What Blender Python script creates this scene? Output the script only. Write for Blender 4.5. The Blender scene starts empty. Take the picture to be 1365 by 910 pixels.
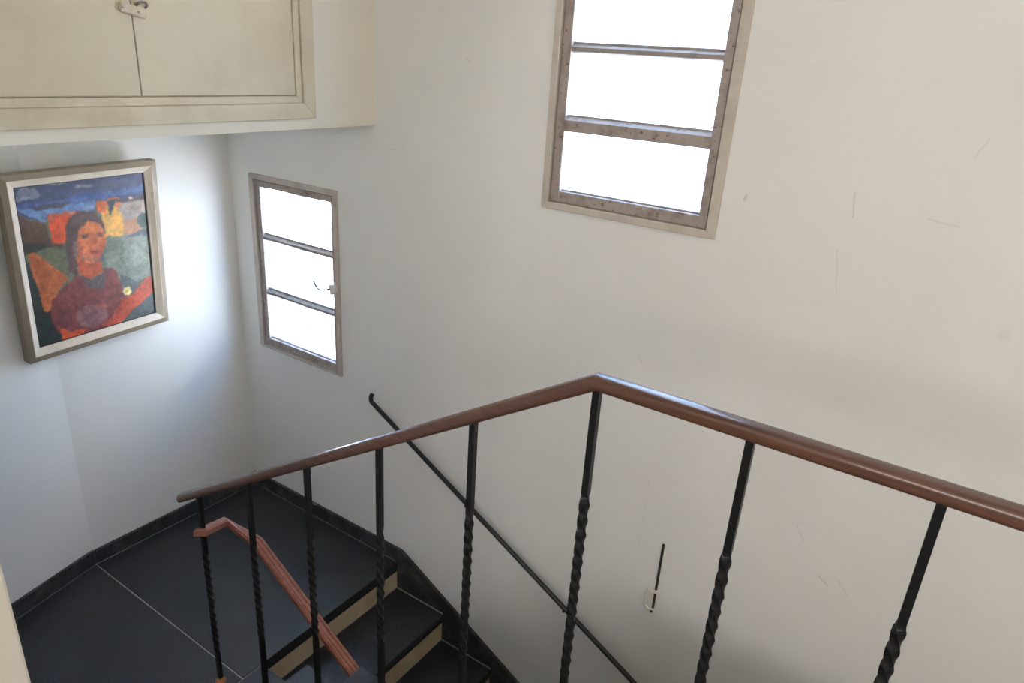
import bpy, bmesh, math, random
import numpy as np
from mathutils import Vector, Matrix

random.seed(7)
scene = bpy.context.scene
COL = scene.collection

# ------------------------------------------------------------------ camera
cam_d = bpy.data.cameras.new('camera')
cam_d.sensor_fit = 'HORIZONTAL'
cam_d.sensor_width = 36.0
cam_d.lens = 36.0 * 951.2 / 1365.0
cam_d.clip_start = 0.02
cam = bpy.data.objects.new('camera', cam_d)
COL.objects.link(cam)
_r = Vector((0.824114, 0.563161, 0.060710))
_u = Vector((-0.256061, 0.274804, 0.926777))
_f = Vector((-0.505241, 0.779315, -0.370673))
cam.matrix_world = Matrix(((_r.x, _u.x, -_f.x, 3.09823), (_r.y, _u.y, -_f.y, -2.16064),
                           (_r.z, _u.z, -_f.z, 2.36329), (0, 0, 0, 1)))
scene.camera = cam

# ------------------------------------------------------------------ world, sun, exposure
WORLD = 17.0
w = bpy.data.worlds.new('sky')
scene.world = w
w.use_nodes = True
bg = w.node_tree.nodes['Background']
bg.inputs['Color'].default_value = (0.25, 0.50, 1.0, 1)
bg.inputs['Strength'].default_value = WORLD
sun_d = bpy.data.lights.new('sun_offscreen', 'SUN')
sun_d.energy = 74.0
sun_d.angle = math.radians(1.0)
sun_d.color = (1.0, 0.93, 0.83)
sun = bpy.data.objects.new('sun_offscreen', sun_d)
COL.objects.link(sun)
sun.rotation_euler = Vector((0.10, 0.55, -0.83)).to_track_quat('-Z', 'Y').to_euler()
scene.view_settings.view_transform = 'Standard'
scene.view_settings.look = 'None'
scene.view_settings.gamma = 1.0
scene.view_settings.use_curve_mapping = False
scene.view_settings.exposure = 0.08
scene.cycles.max_bounces = 10
scene.cycles.diffuse_bounces = 8
scene.cycles.transparent_max_bounces = 12
scene.cycles.sample_clamp_indirect = 40.0


def portal(name, loc, direction, sx, sy):
    d = bpy.data.lights.new(name, 'AREA')
    d.shape = 'RECTANGLE'
    d.size = sx
    d.size_y = sy
    d.cycles.is_portal = True
    o = bpy.data.objects.new(name, d)
    COL.objects.link(o)
    o.location = loc
    z = -Vector(direction)
    x = Vector((0, 0, 1)).cross(z).normalized()
    y = z.cross(x)
    o.rotation_euler = Matrix((x, y, z)).transposed().to_euler()
    return o


portal('small_window_portal', (0.457, 0.12, 1.33), (0, -1, 0), 0.60, 0.90)
portal('large_window_portal', (2.10, 0.12, 2.32), (0, -1, 0), 0.66, 0.92)


def daylight(name, loc, direction, sx, sy, power, color):
    o = portal(name, loc, direction, sx, sy)
    o.data.cycles.is_portal = False
    o.data.energy = power
    o.data.color = color
    return o


# area lamps added for hall daylight, at assumed unseen windows behind the viewer
WARM = (1.0, 0.95, 0.90)
daylight('hall_end_fill_offscreen', (5.19, -2.35, 2.70), (-1, 0, 0), 2.1, 0.7, 16.0, WARM)
daylight('hall_side_fill_offscreen', (3.90, -4.59, 2.70), (0, 1, 0), 2.1, 0.7, 52.0, WARM)

# ------------------------------------------------------------------ materials


def srgb(r, g, b):
    def c(v):
        v /= 255.0
        return v / 12.92 if v <= 0.04045 else ((v + 0.055) / 1.055) ** 2.4
    return (c(r), c(g), c(b), 1.0)


class NT:
    def __init__(self, name):
        self.m = bpy.data.materials.new(name)
        self.m.use_nodes = True
        self.t = self.m.node_tree
        self.b = self.t.nodes['Principled BSDF']
        self.tc = self.t.nodes.new('ShaderNodeTexCoord')

    def node(self, kind, **kw):
        n = self.t.nodes.new(kind)
        for k, v in kw.items():
            setattr(n, k, v)
        return n

    def link(self, a, b):
        self.t.links.new(a, b)

    def mapping(self, scale=(1, 1, 1), coord='Object', rot=(0, 0, 0)):
        n = self.node('ShaderNodeMapping')
        n.inputs['Scale'].default_value = scale
        n.inputs['Rotation'].default_value = rot
        self.link(self.tc.outputs[coord], n.inputs['Vector'])
        return n.outputs['Vector']

    def noise(self, vec, scale, detail=4, rough=0.55):
        n = self.node('ShaderNodeTexNoise')
        n.inputs['Scale'].default_value = scale
        n.inputs['Detail'].default_value = detail
        n.inputs['Roughness'].default_value = rough
        self.link(vec, n.inputs['Vector'])
        return n.outputs['Fac']

    def ramp(self, fac, stops):
        n = self.node('ShaderNodeValToRGB')
        e = n.color_ramp.elements
        while len(e) < len(stops):
            e.new(0.5)
        for i, (p, c) in enumerate(stops):
            e[i].position = p
            e[i].color = c if len(c) == 4 else (*c, 1)
        self.link(fac, n.inputs['Fac'])
        return n.outputs['Color']

    def mix(self, fac, a, b, mode='MIX'):
        n = self.node('ShaderNodeMix', data_type='RGBA', blend_type=mode)
        for s, v in ((0, fac), (6, a), (7, b)):
            if hasattr(v, 'is_linked') or hasattr(v, 'links'):
                self.link(v, n.inputs[s])
            else:
                n.inputs[s].default_value = v
        return n.outputs[2]

    def bump(self, h, strength=0.2, dist=0.005):
        n = self.node('ShaderNodeBump')
        n.inputs['Strength'].default_value = strength
        n.inputs['Distance'].default_value = dist
        self.link(h, n.inputs['Height'])
        self.link(n.outputs['Normal'], self.b.inputs['Normal'])

    def base(self, c):
        if hasattr(c, 'links'):
            self.link(c, self.b.inputs['Base Color'])
        else:
            self.b.inputs['Base Color'].default_value = c

    def rough(self, v):
        self.b.inputs['Roughness'].default_value = v


def g3(v):
    return (v, v, v, 1)


def mat_plaster(name, c1, c2, marks=True, cracks=()):
    n = NT(name)
    v = n.mapping()
    big = n.noise(v, 1.3, 5)
    col = n.ramp(big, [(0.3, c1), (0.7, c2)])
    if marks:
        sp = n.noise(n.mapping((1, 1, 0.45)), 38.0, 2, 0.4)
        m1 = n.ramp(sp, [(0.775, g3(0)), (0.81, g3(.6))])
        col = n.mix(m1, col, (c1[0] * .70, c1[1] * .68, c1[2] * .66, 1))
    for (ax, az, bx, bz, wd, st) in cracks:
        # distance from the surface point to a short hairline crack
        A, AB = Vector((ax, 0, az)), Vector((bx - ax, 0, bz - az))
        jit = n.node('ShaderNodeTexNoise')
        jit.inputs['Scale'].default_value = 30.0
        n.link(v, jit.inputs['Vector'])
        js = n.node('ShaderNodeVectorMath', operation='MULTIPLY_ADD')
        js.inputs[1].default_value = (0.012, 0, 0.012)
        js.inputs[2].default_value = (-A.x - .006, 0, -A.z - .006)
        n.link(jit.outputs['Color'], js.inputs[0])
        pa = n.node('ShaderNodeVectorMath', operation='ADD')
        n.link(v, pa.inputs[0])
        n.link(js.outputs[0], pa.inputs[1])
        fl = n.node('ShaderNodeVectorMath', operation='MULTIPLY')
        fl.inputs[1].default_value = (1, 0, 1)
        n.link(pa.outputs[0], fl.inputs[0])
        dt = n.node('ShaderNodeVectorMath', operation='DOT_PRODUCT')
        dt.inputs[1].default_value = AB / max(AB.length_squared, 1e-9)
        n.link(fl.outputs[0], dt.inputs[0])
        cl = n.node('ShaderNodeClamp')
        n.link(dt.outputs['Value'], cl.inputs['Value'])
        sc = n.node('ShaderNodeVectorMath', operation='SCALE')
        sc.inputs[0].default_value = AB
        n.link(cl.outputs[0], sc.inputs['Scale'])
        ds = n.node('ShaderNodeVectorMath', operation='DISTANCE')
        n.link(fl.outputs[0], ds.inputs[0])
        n.link(sc.outputs[0], ds.inputs[1])
        mr = n.node('ShaderNodeMapRange')
        mr.inputs['From Min'].default_value = wd
        mr.inputs['From Max'].default_value = wd * .4
        mr.inputs['To Max'].default_value = st * .6
        n.link(ds.outputs['Value'], mr.inputs['Value'])
        col = n.mix(mr.outputs[0], col, (0.22, 0.18, 0.16, 1))
    n.base(col)
    n.rough(0.75)
    n.b.inputs['Specular IOR Level'].default_value = 0.25
    fine = n.noise(v, 22.0, 4)
    n.bump(fine, 0.12, 0.004)
    return n.m


def mat_stone(name, lo, hi, rough=0.38):
    n = NT(name)
    v = n.mapping()
    s1 = n.noise(v, 150.0, 3, 0.8)
    s2 = n.noise(v, 4.0, 4)
    c = n.ramp(s1, [(0.32, lo), (0.72, hi)])
    d = n.ramp(s2, [(0.35, g3(0.6)), (0.7, g3(1.0))])
    n.base(n.mix(1.0, c, d, 'MULTIPLY'))
    rr = n.node('ShaderNodeMapRange')
    rr.inputs['To Min'].default_value = rough - .08
    rr.inputs['To Max'].default_value = rough + .15
    n.link(s2, rr.inputs['Value'])
    n.link(rr.outputs[0], n.b.inputs['Roughness'])
    n.bump(s1, 0.1, 0.002)
    return n.m


def mat_paint(name, c, dirt, amount=0.5, scale=9.0, rough=0.5, fleck=None):
    n = NT(name)
    v = n.mapping()
    f = n.noise(v, scale, 6, 0.65)
    fac = n.ramp(f, [(0.48, g3(0)), (0.75, g3(amount))])
    col = n.mix(fac, c, dirt)
    if fleck:
        f2 = n.noise(v, 70.0, 3, 0.6)
        col = n.mix(n.ramp(f2, [(0.61, g3(0)), (0.69, g3(.8))]), col, fleck)
    n.base(col)
    n.rough(rough)
    n.bump(f, 0.15, 0.002)
    return n.m


def mat_wood(name, c1, c2, c3, axis='x', rough=0.25, coat=0.4):
    n = NT(name)
    sc = {'x': (1.2, 18, 18), 'y': (18, 1.2, 18)}[axis]
    v = n.mapping(sc)
    f = n.noise(v, 5.0, 8, 0.7)
    f2 = n.noise(n.mapping({'x': (4, 60, 60), 'y': (60, 4, 60)}[axis]), 4.0, 3, 0.5)
    c = n.ramp(f, [(0.32, c1), (0.5, c2), (0.68, c3)])
    d = n.ramp(f2, [(0.35, g3(0.8)), (0.6, g3(1))])
    n.base(n.mix(1.0, c, d, 'MULTIPLY'))
    n.rough(rough)
    n.b.inputs['Coat Weight'].default_value = coat
    n.b.inputs['Coat Roughness'].default_value = 0.08
    return n.m


def mat_simple(name, c, rough=0.5, metal=0.0):
    n = NT(name)
    f = n.noise(n.mapping(), 12.0, 3)
    k = n.ramp(f, [(0.3, (c[0] * .85, c[1] * .85, c[2] * .85, 1)), (0.7, c)])
    n.base(k)
    n.rough(rough)
    n.b.inputs['Metallic'].default_value = metal
    return n.m


def mat_glass(name):
    m = bpy.data.materials.new(name)
    m.use_nodes = True
    t = m.node_tree
    t.nodes.clear()
    out = t.nodes.new('ShaderNodeOutputMaterial')
    tr = t.nodes.new('ShaderNodeBsdfTransparent')
    tr.inputs['Color'].default_value = (0.95, 0.97, 0.97, 1)
    gl = t.nodes.new('ShaderNodeBsdfGlossy')
    gl.inputs['Roughness'].default_value = 0.03
    mx = t.nodes.new('ShaderNodeMixShader')
    mx.inputs[0].default_value = 0.06
    t.links.new(tr.outputs[0], mx.inputs[1])
    t.links.new(gl.outputs[0], mx.inputs[2])
    t.links.new(mx.outputs[0], out.inputs['Surface'])
    return m


M = {}
M['wall'] = mat_plaster('white_plaster', (0.80, 0.785, 0.75, 1), (0.86, 0.845, 0.815, 1))
M['window_wall'] = mat_plaster('cracked_white_plaster', (0.80, 0.785, 0.75, 1), (0.86, 0.845, 0.815, 1), True, [
    (2.783, 2.076, 2.791, 2.007, .0035, .30), (2.770, 1.913, 2.794, 1.794, .0025, .22), (2.968, 2.033, 3.046, 2.023, .0025, .22),
    (3.034, 2.199, 3.056, 2.248, .0025, .18), (2.225, 1.425, 2.240, 1.404, .004, .25), (2.945, .857, 2.975, .836, .004, .35),
    (2.842, 1.009, 2.876, .960, .0025, .25), (2.331, .967, 2.326, .561, .003, .10), (3.003, .866, 3.039, .825, .003, .25),
    (1.427, 2.345, 1.445, 2.336, .004, .30), (1.138, 2.009, 1.058, 1.985, .003, .18), (2.835, 1.020, 2.928, 1.020, .002, .2),
    (3.210, 1.770, 3.2102, 1.7702, .022, .10)])
M['cream_wall'] = mat_plaster('cream_plaster', (0.62, 0.57, 0.49, 1), (0.66, 0.61, 0.53, 1), False)
M['soffit_wall'] = mat_plaster('ivory_plaster', (0.82, 0.775, 0.66, 1), (0.86, 0.82, 0.71, 1))
M['ceiling'] = mat_plaster('ceiling_white', (0.85, 0.84, 0.81, 1), (0.88, 0.87, 0.84, 1), False)
M['stone'] = mat_stone('black_granite', (0.006, 0.0065, 0.008, 1), (0.060, 0.062, 0.067, 1))
M['skirting'] = mat_paint('charcoal_stone', (0.032, 0.032, 0.034, 1), (0.12, 0.118, 0.125, 1), 0.8, 13.0, 0.55, (0.014, 0.014, 0.015, 1))
M['mortar'] = mat_simple('pale_mortar', (0.34, 0.33, 0.31, 1), 0.9)
M['riser'] = mat_paint('cream_riser', (0.60, 0.49, 0.33, 1), (0.36, 0.24, 0.12, 1), 0.7, 7.0, 0.6)
M['iron'] = mat_paint('black_iron', (0.006, 0.006, 0.006, 1), (0.012, 0.012, 0.012, 1), 0.5, 20, 0.42)
M['iron'].node_tree.nodes['Principled BSDF'].inputs['Specular IOR Level'].default_value = 0.35
M['iron_plain'] = mat_simple('black_metal', (0.014, 0.015, 0.016, 1), 0.35)
M['rail'] = mat_wood('dark_varnished_wood', (0.085, 0.034, 0.020, 1), (0.118, 0.049, 0.029, 1), (0.155, 0.066, 0.040, 1), rough=0.40, coat=0.5)
M['rail_red'] = mat_wood('red_varnished_wood', (0.21, 0.062, 0.030, 1), (0.33, 0.105, 0.055, 1), (0.42, 0.155, 0.085, 1), rough=0.42, coat=0.2)
M['sash'] = mat_paint('weathered_taupe_paint', (0.40, 0.335, 0.29, 1), (0.19, 0.145, 0.115, 1), 0.85, 17, 0.6, (0.09, 0.07, 0.055, 1))
M['mullion'] = mat_paint('grey_sash_paint', (0.38, 0.335, 0.30, 1), (0.19, 0.155, 0.13, 1), 0.7, 14, 0.6)
M['trim'] = mat_paint('ivory_trim_paint', (0.60, 0.535, 0.45, 1), (0.42, 0.34, 0.27, 1), 0.6, 8, 0.55)
M['trim_taupe'] = mat_paint('taupe_trim_paint', (0.56, 0.50, 0.44, 1), (0.32, 0.26, 0.21, 1), 0.6, 10, 0.55)
M['dark_paint'] = mat_simple('dark_brown_paint', (0.045, 0.036, 0.03, 1), 0.8)
M['glass'] = mat_glass('window_glass')
M['door'] = mat_paint('cream_door_paint', (0.63, 0.555, 0.395, 1), (0.54, 0.455, 0.31, 1), 0.7, 3.0, 0.5)
M['moulding'] = mat_paint('cream_moulding_paint', (0.64, 0.565, 0.41, 1), (0.46, 0.36, 0.23, 1), 0.6, 6.0, 0.5)
M['latch'] = mat_paint('worn_latch_paint', (0.66, 0.56, 0.42, 1), (0.45, 0.27, 0.15, 1), 0.8, 30.0, 0.55)
M['steel'] = mat_simple('dull_steel', (0.40, 0.38, 0.34, 1), 0.45, 0.8)
M['frame'] = mat_paint('limed_wood_frame', (0.74, 0.635, 0.505, 1), (0.58, 0.47, 0.35, 1), 0.6, 16.0, 0.5)
M['frame_side'] = mat_simple('olive_frame_edge', (0.29, 0.225, 0.15, 1), 0.5)
M['frame_dark'] = mat_simple('dark_frame_backing', (0.05, 0.045, 0.042, 1), 0.6)
M['copper'] = mat_simple('copper_collar', (0.48, 0.17, 0.07, 1), 0.4)
M['plastic'] = mat_simple('cream_plastic', (0.80, 0.77, 0.70, 1), 0.45)
M['facade'] = mat_simple('pale_render', (0.78, 0.76, 0.73, 1), 0.9)
M['facade_dark'] = mat_simple('dark_window_glass', (0.09, 0.09, 0.11, 1), 0.8)
M['facade_grey'] = mat_simple('grey_column', (0.15, 0.15, 0.17, 1), 0.8)
M['paving'] = mat_simple('pale_paving', (0.60, 0.59, 0.57, 1), 0.9)
M['shade_slab'] = mat_simple('shade_slab_concrete', (0.5, 0.5, 0.5, 1), 0.9)

# ------------------------------------------------------------------ mesh helpers


def new_obj(name, bm, mat, parent=None, loc=None, rot=None, smooth=False):
    bmesh.ops.recalc_face_normals(bm, faces=bm.faces)
    me = bpy.data.meshes.new(name)
    bm.to_mesh(me)
    bm.free()
    if mat is not None:
        for m in (mat if isinstance(mat, (list, tuple)) else [mat]):
            me.materials.append(m)
    if smooth:
        for p in me.polygons:
            p.use_smooth = True
    o = bpy.data.objects.new(name, me)
    COL.objects.link(o)
    if parent is not None:
        o.parent = parent
    if loc is not None:
        o.location = loc
    if rot is not None:
        o.rotation_euler = rot
    return o


def thing(name, label, cat, loc=(0, 0, 0), rot=(0, 0, 0), group=None):
    o = bpy.data.objects.new(name, None)
    COL.objects.link(o)
    o.empty_display_size = 0.1
    o.location = loc
    o.rotation_euler = rot
    o['label'] = label
    o['category'] = cat
    if group:
        o['group'] = group
    return o


def tag(o, label, cat, group=None):
    o['label'] = label
    o['category'] = cat
    if group:
        o['group'] = group
    return o


def struct(o, label, cat):
    o['kind'] = 'structure'
    o['label'] = label
    o['category'] = cat
    return o


def add_box(bm, x0, x1, y0, y1, z0, z1):
    vs = [bm.verts.new(p) for p in ((x0, y0, z0), (x1, y0, z0), (x1, y1, z0), (x0, y1, z0),
                                    (x0, y0, z1), (x1, y0, z1), (x1, y1, z1), (x0, y1, z1))]
    for f in ((0, 3, 2, 1), (4, 5, 6, 7), (0, 1, 5, 4), (1, 2, 6, 5), (2, 3, 7, 6), (3, 0, 4, 7)):
        bm.faces.new([vs[i] for i in f])
    return vs


def box(x0, x1, y0, y1, z0, z1, bev=0.0, seg=2):
    bm = bmesh.new()
    add_box(bm, x0, x1, y0, y1, z0, z1)
    if bev > 0:
        bmesh.ops.bevel(bm, geom=list(bm.edges), offset=bev, segments=seg, affect='EDGES', profile=0.5)
    return bm


def prism(poly, axis, a, b, bev=0.0):
    """extrude a 2D polygon along an axis: 'y' uses (x,z), 'z' uses (x,y), 'x' uses (y,z)"""
    bm = bmesh.new()
    put = {'y': lambda p, t: (p[0], t, p[1]), 'z': lambda p, t: (p[0], p[1], t), 'x': lambda p, t: (t, p[0], p[1])}[axis]
    v0 = [bm.verts.new(put(p, a)) for p in poly]
    v1 = [bm.verts.new(put(p, b)) for p in poly]
    bm.faces.new(v0)
    bm.faces.new(list(reversed(v1)))
    n = len(poly)
    for i in range(n):
        bm.faces.new((v0[i], v1[i], v1[(i + 1) % n], v0[(i + 1) % n]))
    bmesh.ops.recalc_face_normals(bm, faces=bm.faces)
    if bev > 0:
        bmesh.ops.bevel(bm, geom=list(bm.edges), offset=bev, segments=2, affect='EDGES', profile=0.5)
    return bm


def add_tube(bm, pts, r, n=10, caps=True):
    """round tube along points (parallel transport)"""
    pts = [Vector(p) for p in pts]
    rings = []
    t0 = (pts[1] - pts[0]).normalized()
    up = Vector((0, 0, 1)) if abs(t0.z) < 0.9 else Vector((1, 0, 0))
    a = t0.cross(up).normalized()
    for i, p in enumerate(pts):
        if i == 0:
            t = (pts[1] - pts[0]).normalized()
        elif i == len(pts) - 1:
            t = (pts[-1] - pts[-2]).normalized()
        else:
            t = ((pts[i + 1] - p).normalized() + (p - pts[i - 1]).normalized()).normalized()
        a = (a - t * a.dot(t)).normalized()
        b = t.cross(a)
        rr = r[i] if isinstance(r, (list, tuple)) else r
        rings.append([bm.verts.new(p + (a * math.cos(2 * math.pi * k / n) + b * math.sin(2 * math.pi * k / n)) * rr) for k in range(n)])
    for i in range(len(rings) - 1):
        for k in range(n):
            bm.faces.new((rings[i][k], rings[i][(k + 1) % n], rings[i + 1][(k + 1) % n], rings[i + 1][k]))
    if caps:
        bm.faces.new(list(reversed(rings[0])))
        bm.faces.new(rings[-1])
    return bm


def tube(pts, r, n=10):
    return add_tube(bmesh.new(), pts, r, n)


def sweep(pts, prof, close_ends=True, round_start=0.0, round_end=0.0):
    """sweep a 2D profile (side, up) along points with mitred joints; up stays as vertical as it can"""
    pts = [Vector(p) for p in pts]
    bm = bmesh.new()
    dirs = [(pts[i + 1] - pts[i]).normalized() for i in range(len(pts) - 1)]
    rings = []

    def frame(d):
        s = d.cross(Vector((0, 0, 1))).normalized()
        u = s.cross(d).normalized()
        return s, u

    def ring(p, d, plane_n, k=1.0):
        s, u = frame(d)
        out = []
        for (a, b) in prof:
            q = p + s * a * k + u * b * k
            if plane_n is not None:
                t = (p - q).dot(plane_n) / d.dot(plane_n)
                q = q + d * t
            out.append(bm.verts.new(q))
        return out

    if round_start:
        for kk, off in ((0.35, 0.0), (0.75, 0.25), (0.93, 0.6)):
            rings.append(ring(pts[0] + dirs[0] * round_start * off, dirs[0], None, kk))
        rings.append(ring(pts[0] + dirs[0] * round_start, dirs[0], None))
    else:
        rings.append(ring(pts[0], dirs[0], None))
    for i in range(1, len(pts) - 1):
        n = (dirs[i - 1] + dirs[i]).normalized()
        rings.append(ring(pts[i], dirs[i - 1], n))
    if round_end:
        rings.append(ring(pts[-1] - dirs[-1] * round_end, dirs[-1], None))
        for kk, off in ((0.93, 0.6), (0.75, 0.25), (0.35, 0.0)):
            rings.append(ring(pts[-1] - dirs[-1] * round_end * off, dirs[-1], None, kk))
    else:
        rings.append(ring(pts[-1], dirs[-1], None))
    m = len(prof)
    for i in range(len(rings) - 1):
        for k in range(m):
            bm.faces.new((rings[i][k], rings[i][(k + 1) % m], rings[i + 1][(k + 1) % m], rings[i + 1][k]))
    bm.faces.new(list(reversed(rings[0])))
    bm.faces.new(rings[-1])
    return bm


def wall_holes(axis, u0, u1, z0, z1, holes, a, b):
    """a wall slab with rectangular holes; axis 'y': spans x, thickness a..b in y; axis 'x': spans y"""
    us = sorted({u0, u1, *[h[0] for h in holes], *[h[1] for h in holes]})
    zs = sorted({z0, z1, *[h[2] for h in holes], *[h[3] for h in holes]})
    bm = bmesh.new()

    def inside(i, j):
        cu, cz = (us[i] + us[i + 1]) / 2, (zs[j] + zs[j + 1]) / 2
        return not any(h[0] < cu < h[1] and h[2] < cz < h[3] for h in holes)

    def P(u, t, z):
        return (u, t, z) if axis == 'y' else (t, u, z)
    cache = {}

    def V(u, t, z):
        k = (u, t, z)
        if k not in cache:
            cache[k] = bm.verts.new(P(u, t, z))
        return cache[k]
    nu, nz = len(us) - 1, len(zs) - 1
    for i in range(nu):
        for j in range(nz):
            if not inside(i, j):
                continue
            ua, ub, za, zb = us[i], us[i + 1], zs[j], zs[j + 1]
            for t in (a, b):
                bm.faces.new((V(ua, t, za), V(ub, t, za), V(ub, t, zb), V(ua, t, zb)))
            for di, dj, e in ((-1, 0, ((ua, za), (ua, zb))), (1, 0, ((ub, za), (ub, zb))), (0, -1, ((ua, za), (ub, za))), (0, 1, ((ua, zb), (ub, zb)))):
                ii, jj = i + di, j + dj
                if 0 <= ii < nu and 0 <= jj < nz and inside(ii, jj):
                    continue
                (p, q), (r, s) = e
                bm.faces.new((V(p, a, q), V(r, a, s), V(r, b, s), V(p, b, q)))
    return bm


# ------------------------------------------------------------------ room shell
RISE0 = 0.1615
KY = -0.9124          # where the end wall turns
YL = -1.90            # left wall of the stairs
XE = 2.19             # end of that wall
XB = 5.20             # far end of the hall
YH = -4.60            # far side of the hall
ZC = 3.40
ZB = -RISE0 * 9
KS = 0.2406           # x gained per metre of the turned part of the end wall
XL = KS * (-YL + KY)  # x where the turned wall meets the left wall

SW = (0.165, 0.740, 0.905, 1.765)      # small window hole
BW = (1.800, 2.400, 1.885, 2.760)      # large window hole
o = new_obj('wall_right', wall_holes('y', -0.25, XB + .25, ZB, ZC, [SW, BW], 0.0, 0.10), M['window_wall'])
struct(o, 'white plaster stair wall holding the two windows', 'wall')

bm = prism([(0, 0.0), (0, KY), (XL + .05, YL - .207), (XL - .30, YL - .207), (-0.25, KY), (-0.25, 0.0)], 'z', ZB, ZC)
o = new_obj('wall_back', bm, M['wall'])
struct(o, 'white end wall of the landing behind the framed painting', 'wall')

o = new_obj('wall_left', wall_holes('y', XL, XE - .15, ZB, ZC, [(1.36, 2.03, 2.10, 3.10), (0.42, 1.14, 0.0, 1.95), (1.30, 2.00, -1.05, -0.30)], YL - .15, YL), M['wall'])
struct(o, 'white wall beside the upper flight of stairs, with added window and door openings', 'wall')
o = new_obj('wall_corner', box(XE - .15, XE, YH, YL, ZB, ZC, 0.004), M['cream_wall'])
struct(o, 'cream wall corner at the top of the upper flight of stairs', 'wall')

o = new_obj('wall_lower', box(XE, XB, YL - .15, YL, ZB, 0.745), M['wall'])
struct(o, 'white wall of the lower floor under the upper hall', 'wall')
o = new_obj('wall_front', wall_holes('x', YH - .25, 0.0, ZB, ZC, [(-3.45, -1.25, 2.30, 3.10)], XB, XB + .25), M['wall'])
struct(o, 'white hall wall with an added wide window opening', 'wall')
o = new_obj('wall_hall', wall_holes('y', XE - .15, XB, ZB, ZC, [(2.80, 5.00, 2.30, 3.10)], YH - .25, YH), M['wall'])
struct(o, 'white hall wall facing the stairs with an added window opening', 'wall')
o = new_obj('ceiling', box(-.25, XB + .25, YH - .25, .22, ZC, ZC + .15), M['ceiling'])
struct(o, 'flat white ceiling over the stairwell and hall', 'ceiling')
bm = bmesh.new()
add_box(bm, XE - .4, XB + .6, YH - 1.75, YH - .25, ZC + .0, ZC + .12)  # unseen slab added to keep the sun out of the hall window
o = new_obj('trim_sunshade', bm, M['shade_slab'])
struct(o, 'added unseen eaves slab shading the hall window', 'sunshade')

# boxed out upper wall carrying the cupboard
CX = 0.9798
bm = prism([(CX, 0.0), (CX, YL), (XL, YL), (0.0, KY), (0.0, 0.0)], 'z', 2.0713, ZC)
bmesh.ops.bevel(bm, geom=[e for e in bm.edges if all(abs(v.co.x - CX) < 1e-4 and abs(v.co.z - 2.0713) < 1e-4 for v in e.verts)], offset=0.006, segments=2, affect='EDGES')
o = new_obj('wall_upper', bm, M['soffit_wall'])
struct(o, 'ivory boxed-out wall overhanging the landing, holding the cupboard', 'wall')

# ------------------------------------------------------------------ landing floor
EX = 1.12          # edge of the landing on the way down
SX = 1.42          # foot of the upper flight
YW = -0.825        # side of the upper flight
GAP = 0.0028
bm = prism([(0.0, 0.0), (0.0, KY), (XL, YL), (SX + .03, YL), (SX + .03, YW - .004), (EX - .02, YW - .004), (EX - .02, 0.0)], 'z', -0.20, -0.003)
landing = new_obj('floor', bm, M['mortar'])
struct(landing, 'landing floor of dark granite slabs with pale joints', 'floor')
yj = -0.918


def slab(poly, name='floor_slab'):
    bm = prism(poly, 'z', -0.055, 0.0, 0.0025)
    return new_obj(name, bm, M['stone'], landing)


slab([(0.0205, -0.0205), (0.0205, yj + GAP), (EX, yj + GAP), (EX, -0.0205)])
slab([(0.0205, yj - GAP), (XL + 0.0205, YL + 0.002), (EX, YL + 0.002), (EX, yj - GAP)])
slab([(EX + .0035, YW), (EX + .0035, YL + 0.002), (SX + .03, YL + 0.002), (SX + .03, YW)])

# ------------------------------------------------------------------ skirtings
SK = 0.075


def skirt(poly_xy, z0, z1, parent, name='skirting_stone'):
    return new_obj(name, prism(poly_xy, 'z', z0, z1, 0.004), M['skirting'], parent)


bb = thing('baseboard_back', 'dark stone skirting under the painting', 'baseboard')
bb['kind'] = 'structure'
T = 0.016
skirt([(0.0, 0.0), (T, 0.0), (T, KY + .0015), (0.0, KY + .0015)], -0.003, SK - .004, bb)
skirt([(0.0, KY - .0015), (T, KY - .0015), (XL + T, YL), (XL, YL)], -0.003, SK + .001, bb)

br = thing('baseboard_right', 'dark stone skirting running down beside the lower steps', 'baseboard')
br['kind'] = 'structure'
RISE, GO = 0.1615, 0.2965
SL = RISE / GO
skirt([(T, -T), (T, 0.0), (1.135, 0.0), (1.135, -T)], -0.30, SK, br)
xs = [1.138, 2.02, 2.90, 3.78]
for i in range(3):
    xa, xb = xs[i], xs[i + 1] - .003
    za, zb = SK - (xa - 1.138) * SL, SK - (xb - 1.138) * SL
    poly = [(xa, za), (xb, zb), (xb, zb - .36), (xa, za - .36)]
    new_obj('skirting_stone', prism(poly, 'y', -T, 0.0, 0.004), M['skirting'], br)

# ------------------------------------------------------------------ lower flight
low = thing('staircase', 'dark steps with cream risers descending from the landing beside the window wall', 'stairs', (EX, -.41, 0), group=None)


def under(o, parent):
    o.parent = parent
    o.matrix_parent_inverse = parent.matrix_world.inverted() if False else Matrix.Translation(-Vector(parent.location))
    return o


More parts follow.
